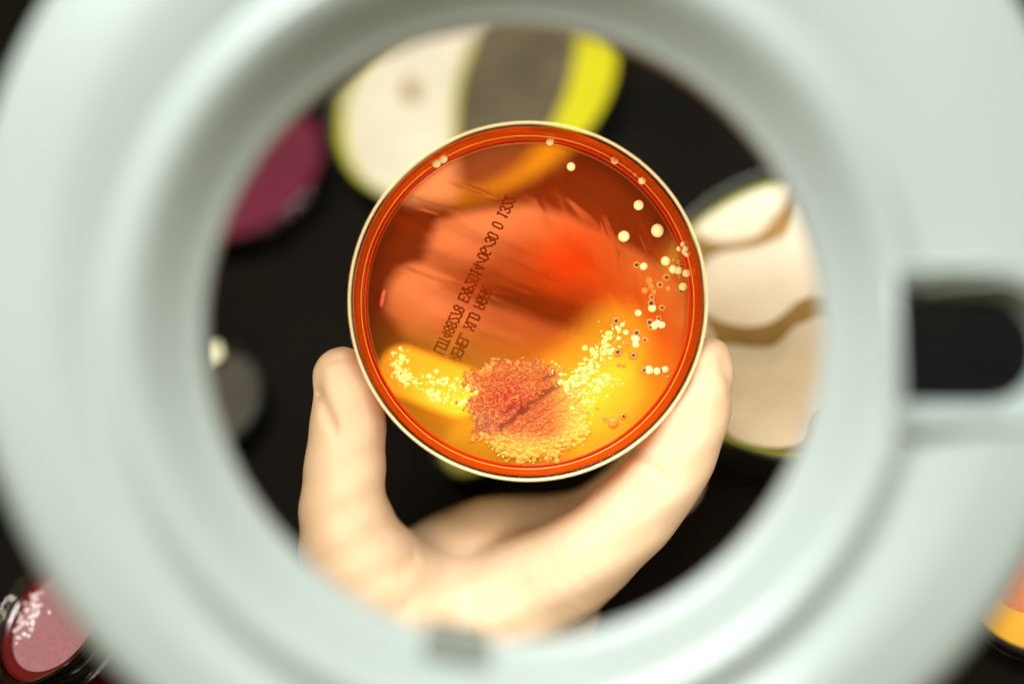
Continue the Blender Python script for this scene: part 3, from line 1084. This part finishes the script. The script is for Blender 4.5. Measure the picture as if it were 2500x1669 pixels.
# ---------------------------------------------------------------- plates standing on the bench
def plate(name, label, pos, Rp, Hp, agar_mat, fill=0.55, tilt=None, group='culture plates on the bench', height=0.0, plastic='plastic_dull'):
    root_m = Matrix.Translation((pos.x, pos.y, height))
    if tilt is not None:
        root_m = root_m @ tilt
    root = empty(name, root_m)
    tag(root, label, 'petri dish', group)
    t = 0.0011
    pr = [(0, 0), (Rp - 0.002, 0), (Rp - 0.0012, 0.0008), (Rp - 0.0004, Hp - 0.0015), (Rp, Hp - 0.0009), (Rp - 0.0002, Hp - 0.0002), (Rp - 0.0007, Hp), (Rp - 0.0013, Hp - 0.0004),
          (Rp - 0.0018, Hp - 0.003), (Rp - 0.0028, t + 0.0006), (Rp - 0.0034, t), (0, t)]
    link_mesh('base', lathe(pr, 96, closed=False), M[plastic], root)
    za = t + Hp * fill
    pa = [(0, t + 0.0001), (Rp - 0.0036, t + 0.0001), (Rp - 0.0030, t + 0.0008), (Rp - 0.0021, za), (Rp - 0.0034, za - 0.0005), (Rp - 0.006, za - 0.0007), (0, za - 0.0007)]
    ag = link_mesh('agar', lathe(pa, 96, closed=False), agar_mat, root)
    return root, za - 0.0007


def mould(root, outline, z, h, material, name='mould_colony', seed=0):
    """A downy colony: closed outline filled as a low, uneven cushion."""
    pts = spline(outline, 6, closed=True)
    cx = sum(p[0] for p in pts) / len(pts)
    cy = sum(p[1] for p in pts) / len(pts)
    n = len(pts)
    vs, fs = [(cx, cy, z + h)], []
    steps = [0.2, 0.4, 0.6, 0.75, 0.87, 0.95, 1.0]
    for s in steps:
        for p in pts:
            x, y = cx + (p[0] - cx) * s, cy + (p[1] - cy) * s
            k = noise.noise(Vector((x * 160 + seed, y * 160, 0))) * 0.25
            vs.append((x, y, z + h * (1 - s ** 4) * (1 + k) + 0.00002))
    for i in range(n):
        fs.append((0, 1 + i, 1 + (i + 1) % n))
    for k in range(len(steps) - 1):
        a0, b0 = 1 + k * n, 1 + (k + 1) * n
        for i in range(n):
            j = (i + 1) % n
            fs.append((a0 + i, b0 + i, b0 + j, a0 + j))
    return link_mesh(name, mesh_from(vs, fs), material, root)


M['agar_yellow'] = principled('agar_yellow', (0.36, 0.315, 0.006), 0.25, 0.5, 0.08, 40, sss=0.2, sss_r=(0.5, 0.4, 0.1))
M['agar_green'] = principled('agar_green', (0.19, 0.22, 0.008), 0.4, 0.5, 0.08, 40)
M['agar_magenta'] = principled('agar_magenta', (0.075, 0.002, 0.016), 0.35, 0.5, 0.15, 40)
M['agar_dark'] = principled('agar_dark', (0.035, 0.03, 0.025), 0.3, 0.5, 0.2, 40)
M['agar_blood'] = principled('agar_blood', (0.055, 0.0015, 0.002), 0.2, 0.4, 0.1, 60)
M['agar_gold'] = principled('agar_gold', (0.58, 0.29, 0.006), 0.7, 0.5, 0.08, 40)
M['sheen_pink'] = principled('sheen_pink', (0.19, 0.072, 0.078), 0.45, 0.4, 0.14, 900, 0.1, 2500)  # reflected light put into the colour; the agar itself is dark red
M['mould_cream'] = principled('mould_cream', (0.43, 0.365, 0.29), 0.9, 0.1, 0.08, 70, 0.4, 900)
M['mould_white'] = principled('mould_white', (0.55, 0.46, 0.37), 0.9, 0.1, 0.06, 70, 0.4, 900)
M['mould_brown'] = principled('mould_brown', (0.065, 0.050, 0.030), 0.9, 0.1, 0.25, 60, 0.4, 900)
M['mould_tan'] = principled('mould_tan', (0.20, 0.115, 0.035), 0.9, 0.1, 0.2, 60, 0.4, 900)
M['mould_peach'] = principled('mould_peach', (0.50, 0.19, 0.09), 0.9, 0.1, 0.15, 60, 0.4, 900)
M['colony_grey'] = principled('colony_grey', (0.50, 0.42, 0.42), 0.3, 0.5, 0.15, 900)
M['glare'] = principled('glare', (0.9, 0.82, 0.55), 0.4, 0.4, 0.05, 60)  # cream colour stands in for a highlight


def local_px(root, px, py, z):
    """Photo pixel to a plate's own x, y on the plane at height z."""
    mi = root.matrix_world.inverted()
    d = RIG.to_3x3() @ P(px, py, 1.0)
    o, dd = mi @ EYE, mi.to_3x3() @ d
    t = (z - o.z) / dd.z
    p = o + dd * t
    return p.x, p.y


def clip_r(pts, rmax):
    out = []
    for x, y in pts:
        r = math.hypot(x, y)
        out.append((x * rmax / r, y * rmax / r) if r > rmax else (x, y))
    return out


bpy.context.view_layer.update()

# top plate: yellow agar, cream mould to the left and brown mould to the right
pt, zt = plate('culture_plate', 'yellow agar plate with cream and brown mould above the held dish', on_bench(1165, 235, 0.008), 0.056, 0.016, M['agar_yellow'], 0.62)
bpy.context.view_layer.update()
ol = clip_r([local_px(pt, x, y, zt) for x, y in [(1190, 30), (1140, 120), (1110, 220), (1105, 330), (1110, 480), (960, 500), (830, 420), (780, 250), (830, 90), (980, -30), (1120, -60)]], 0.0525)
mould(pt, ol, zt, 0.0022, M['mould_cream'], seed=1)
ol = clip_r([local_px(pt, x, y, zt) for x, y in [(1195, 20), (1150, 120), (1120, 220), (1115, 330), (1120, 470), (1250, 420), (1350, 300), (1400, 160), (1400, 20), (1300, -60)]], 0.0500)
mould(pt, ol, zt, 0.0012, M['mould_brown'], seed=2)
ol = [local_px(pt, 1005 + 24 * math.cos(a), 225 + 32 * math.sin(a), zt + 0.002) for a in [k * math.pi / 4 for k in range(8)]]
mould(pt, ol, zt + 0.0019, 0.0008, M['mould_tan'], 'spore_spot', seed=3)

# right plate: green-yellow agar with pale lobed mould parted by tan furrows
pr_, zr = plate('culture_plate', 'green agar plate with pale lobed mould right of the held dish', on_bench(1985, 780, 0.010), 0.0510, 0.021, M['agar_green'], 0.72)
bpy.context.view_layer.update()
ol = clip_r([local_px(pr_, 1985 + 420 * math.cos(a), 765 - 420 * math.sin(a), zr) for a in [k * math.pi / 10 for k in range(20)]], 0.0475)
mould(pr_, ol, zr, 0.0010, M['mould_tan'], seed=4)
for k, pts in enumerate([[(1690, 540), (1790, 440), (1900, 400), (1960, 440), (1900, 520), (1840, 580), (1740, 590)],
                         [(1730, 630), (1850, 600), (1930, 560), (1975, 470), (2060, 520), (2060, 700), (1960, 730), (1880, 790), (1780, 790), (1700, 740)],
                         [(1750, 845), (1880, 845), (1950, 790), (2050, 780), (2080, 960), (1990, 1010), (1960, 1080), (1860, 1090), (1770, 1050), (1730, 940)]]):
    ol = clip_r([local_px(pr_, x, y, zr + 0.001) for x, y in pts], 0.0475)
    mould(pr_, ol, zr + 0.0009, 0.0022, M['mould_white'], seed=5 + k)

# left: magenta plate, dark plate with a painted glare patch; a green one peeping out under the held dish
pm, zm = plate('culture_plate', 'dark magenta agar plate left of the cream mould plate', on_bench(610, 430, 0.008), 0.034, 0.014, M['agar_magenta'], 0.6, plastic='plastic')
pd, zd = plate('culture_plate', 'dark grey agar plate peeping past the left edge of the lens', on_bench(515, 990, 0.008), 0.0215, 0.013, M['agar_dark'], 0.6)
ol = None
glare_mesh = mesh_from([(0.0, -0.0045, 0), (0.008, -0.0045, 0), (0.008, 0.0045, 0), (0.0, 0.0045, 0), (0.0, -0.0045, 0.0003), (0.008, -0.0045, 0.0003), (0.008, 0.0045, 0.0003), (0.0, 0.0045, 0.0003)],
                  [(3, 2, 1, 0), (4, 5, 6, 7), (0, 1, 5, 4), (1, 2, 6, 5), (2, 3, 7, 6), (3, 0, 4, 7)])
bpy.context.view_layer.update()
tx, ty = local_px(pd, 505, 868, 0.0133)
glare = link_mesh('glare_patch', glare_mesh, M['glare'], pd, (tx, ty, 0.0131), smooth=False)  # bright flat piece added as the glare on the plate rim
glare.rotation_euler = (0, 0, 0.5)
glare.scale = (0.6, 0.6, 1)
pg, zg = plate('culture_plate', 'small green agar plate mostly hidden under the held dish', on_bench(1150, 1085, 0.008), 0.0125, 0.010, M['agar_green'], 0.6)

# bottom right: gold agar with peach mould
pb, zb = plate('culture_plate', 'golden agar plate with peach mould at the bottom right corner', on_bench(2530, 1440, 0.006), 0.0185, 0.0125, M['agar_gold'], 0.62)
bpy.context.view_layer.update()
ol = clip_r([local_px(pb, x, y, zb) for x, y in [(2430, 1440), (2440, 1350), (2520, 1290), (2620, 1330), (2640, 1430), (2560, 1490), (2480, 1490)]], 0.0155)
mould(pb, ol, zb, 0.0010, M['mould_peach'], seed=9)

# bottom left: a stack of small plates; the top one leans and shows blood agar, its surface sheen painted pale
sp = on_bench(150, 1520, 0.060)
SM_R, SM_H = 0.0195, 0.012
for k in range(4):
    plate('small_plate', ['lowest small plate in the stack at the bottom left', 'second small plate up in the stack at the bottom left', 'third small plate up in the stack at the bottom left', 'small plate right under the pink-topped one at the bottom left'][k],
          Vector((sp.x + 0.0004 * (k % 2), sp.y, 0)), SM_R, SM_H, M['agar_blood'], 0.6, group='small plates stacked at the bottom left', height=k * (SM_H + 0.0003))
zc = 4 * (SM_H + 0.0003)
lean = RIG.to_3x3() @ Vector((0.5, 0.87, 0))
lean.z = 0
lean.normalize()
tiltm = Matrix.Rotation(math.radians(-10), 4, lean)
ps, zs = plate('small_plate', 'leaning small plate of dark red agar with pink surface sheen and grey colonies, bottom left', sp, SM_R, SM_H, M['agar_blood'], 0.62, tilt=tiltm, group='small plates stacked at the bottom left', height=zc + 0.0036, plastic='plastic')
fv, ff2 = disc_grid(SM_R - 0.0052, 6, 48)
sheen = link_mesh('agar_sheen', mesh_from([(x, y, zs + 0.0002) for x, y, z in fv], ff2), M['sheen_pink'], ps)  # pink disc paints the light reflected off the agar surface
gd = dome_mesh(10, 4)
gd.materials.append(M['colony_grey'])
bpy.context.view_layer.update()
for k in range(70):
    t = random.random()
    x = 45 + 55 * t + random.gauss(0, 13)
    y = 1560 - 120 * t + random.gauss(0, 16)
    lx_, ly_ = local_px(ps, x, y, zs)
    if math.hypot(lx_, ly_) > SM_R - 0.0045:
        continue
    o = bpy.data.objects.new('colony', gd)
    COL.objects.link(o)
    o.parent = ps
    o.location = (lx_, ly_, zs + 0.00021)
    s = random.uniform(0.0003, 0.0006)
    o.scale = (s, s, s)

# left edge: another red plate just shows
pe, ze = plate('small_plate', 'dark red small plate cut off by the left edge of the picture', on_bench(-75, 1130, 0.0125), 0.0185, 0.0125, M['agar_magenta'], 0.6)
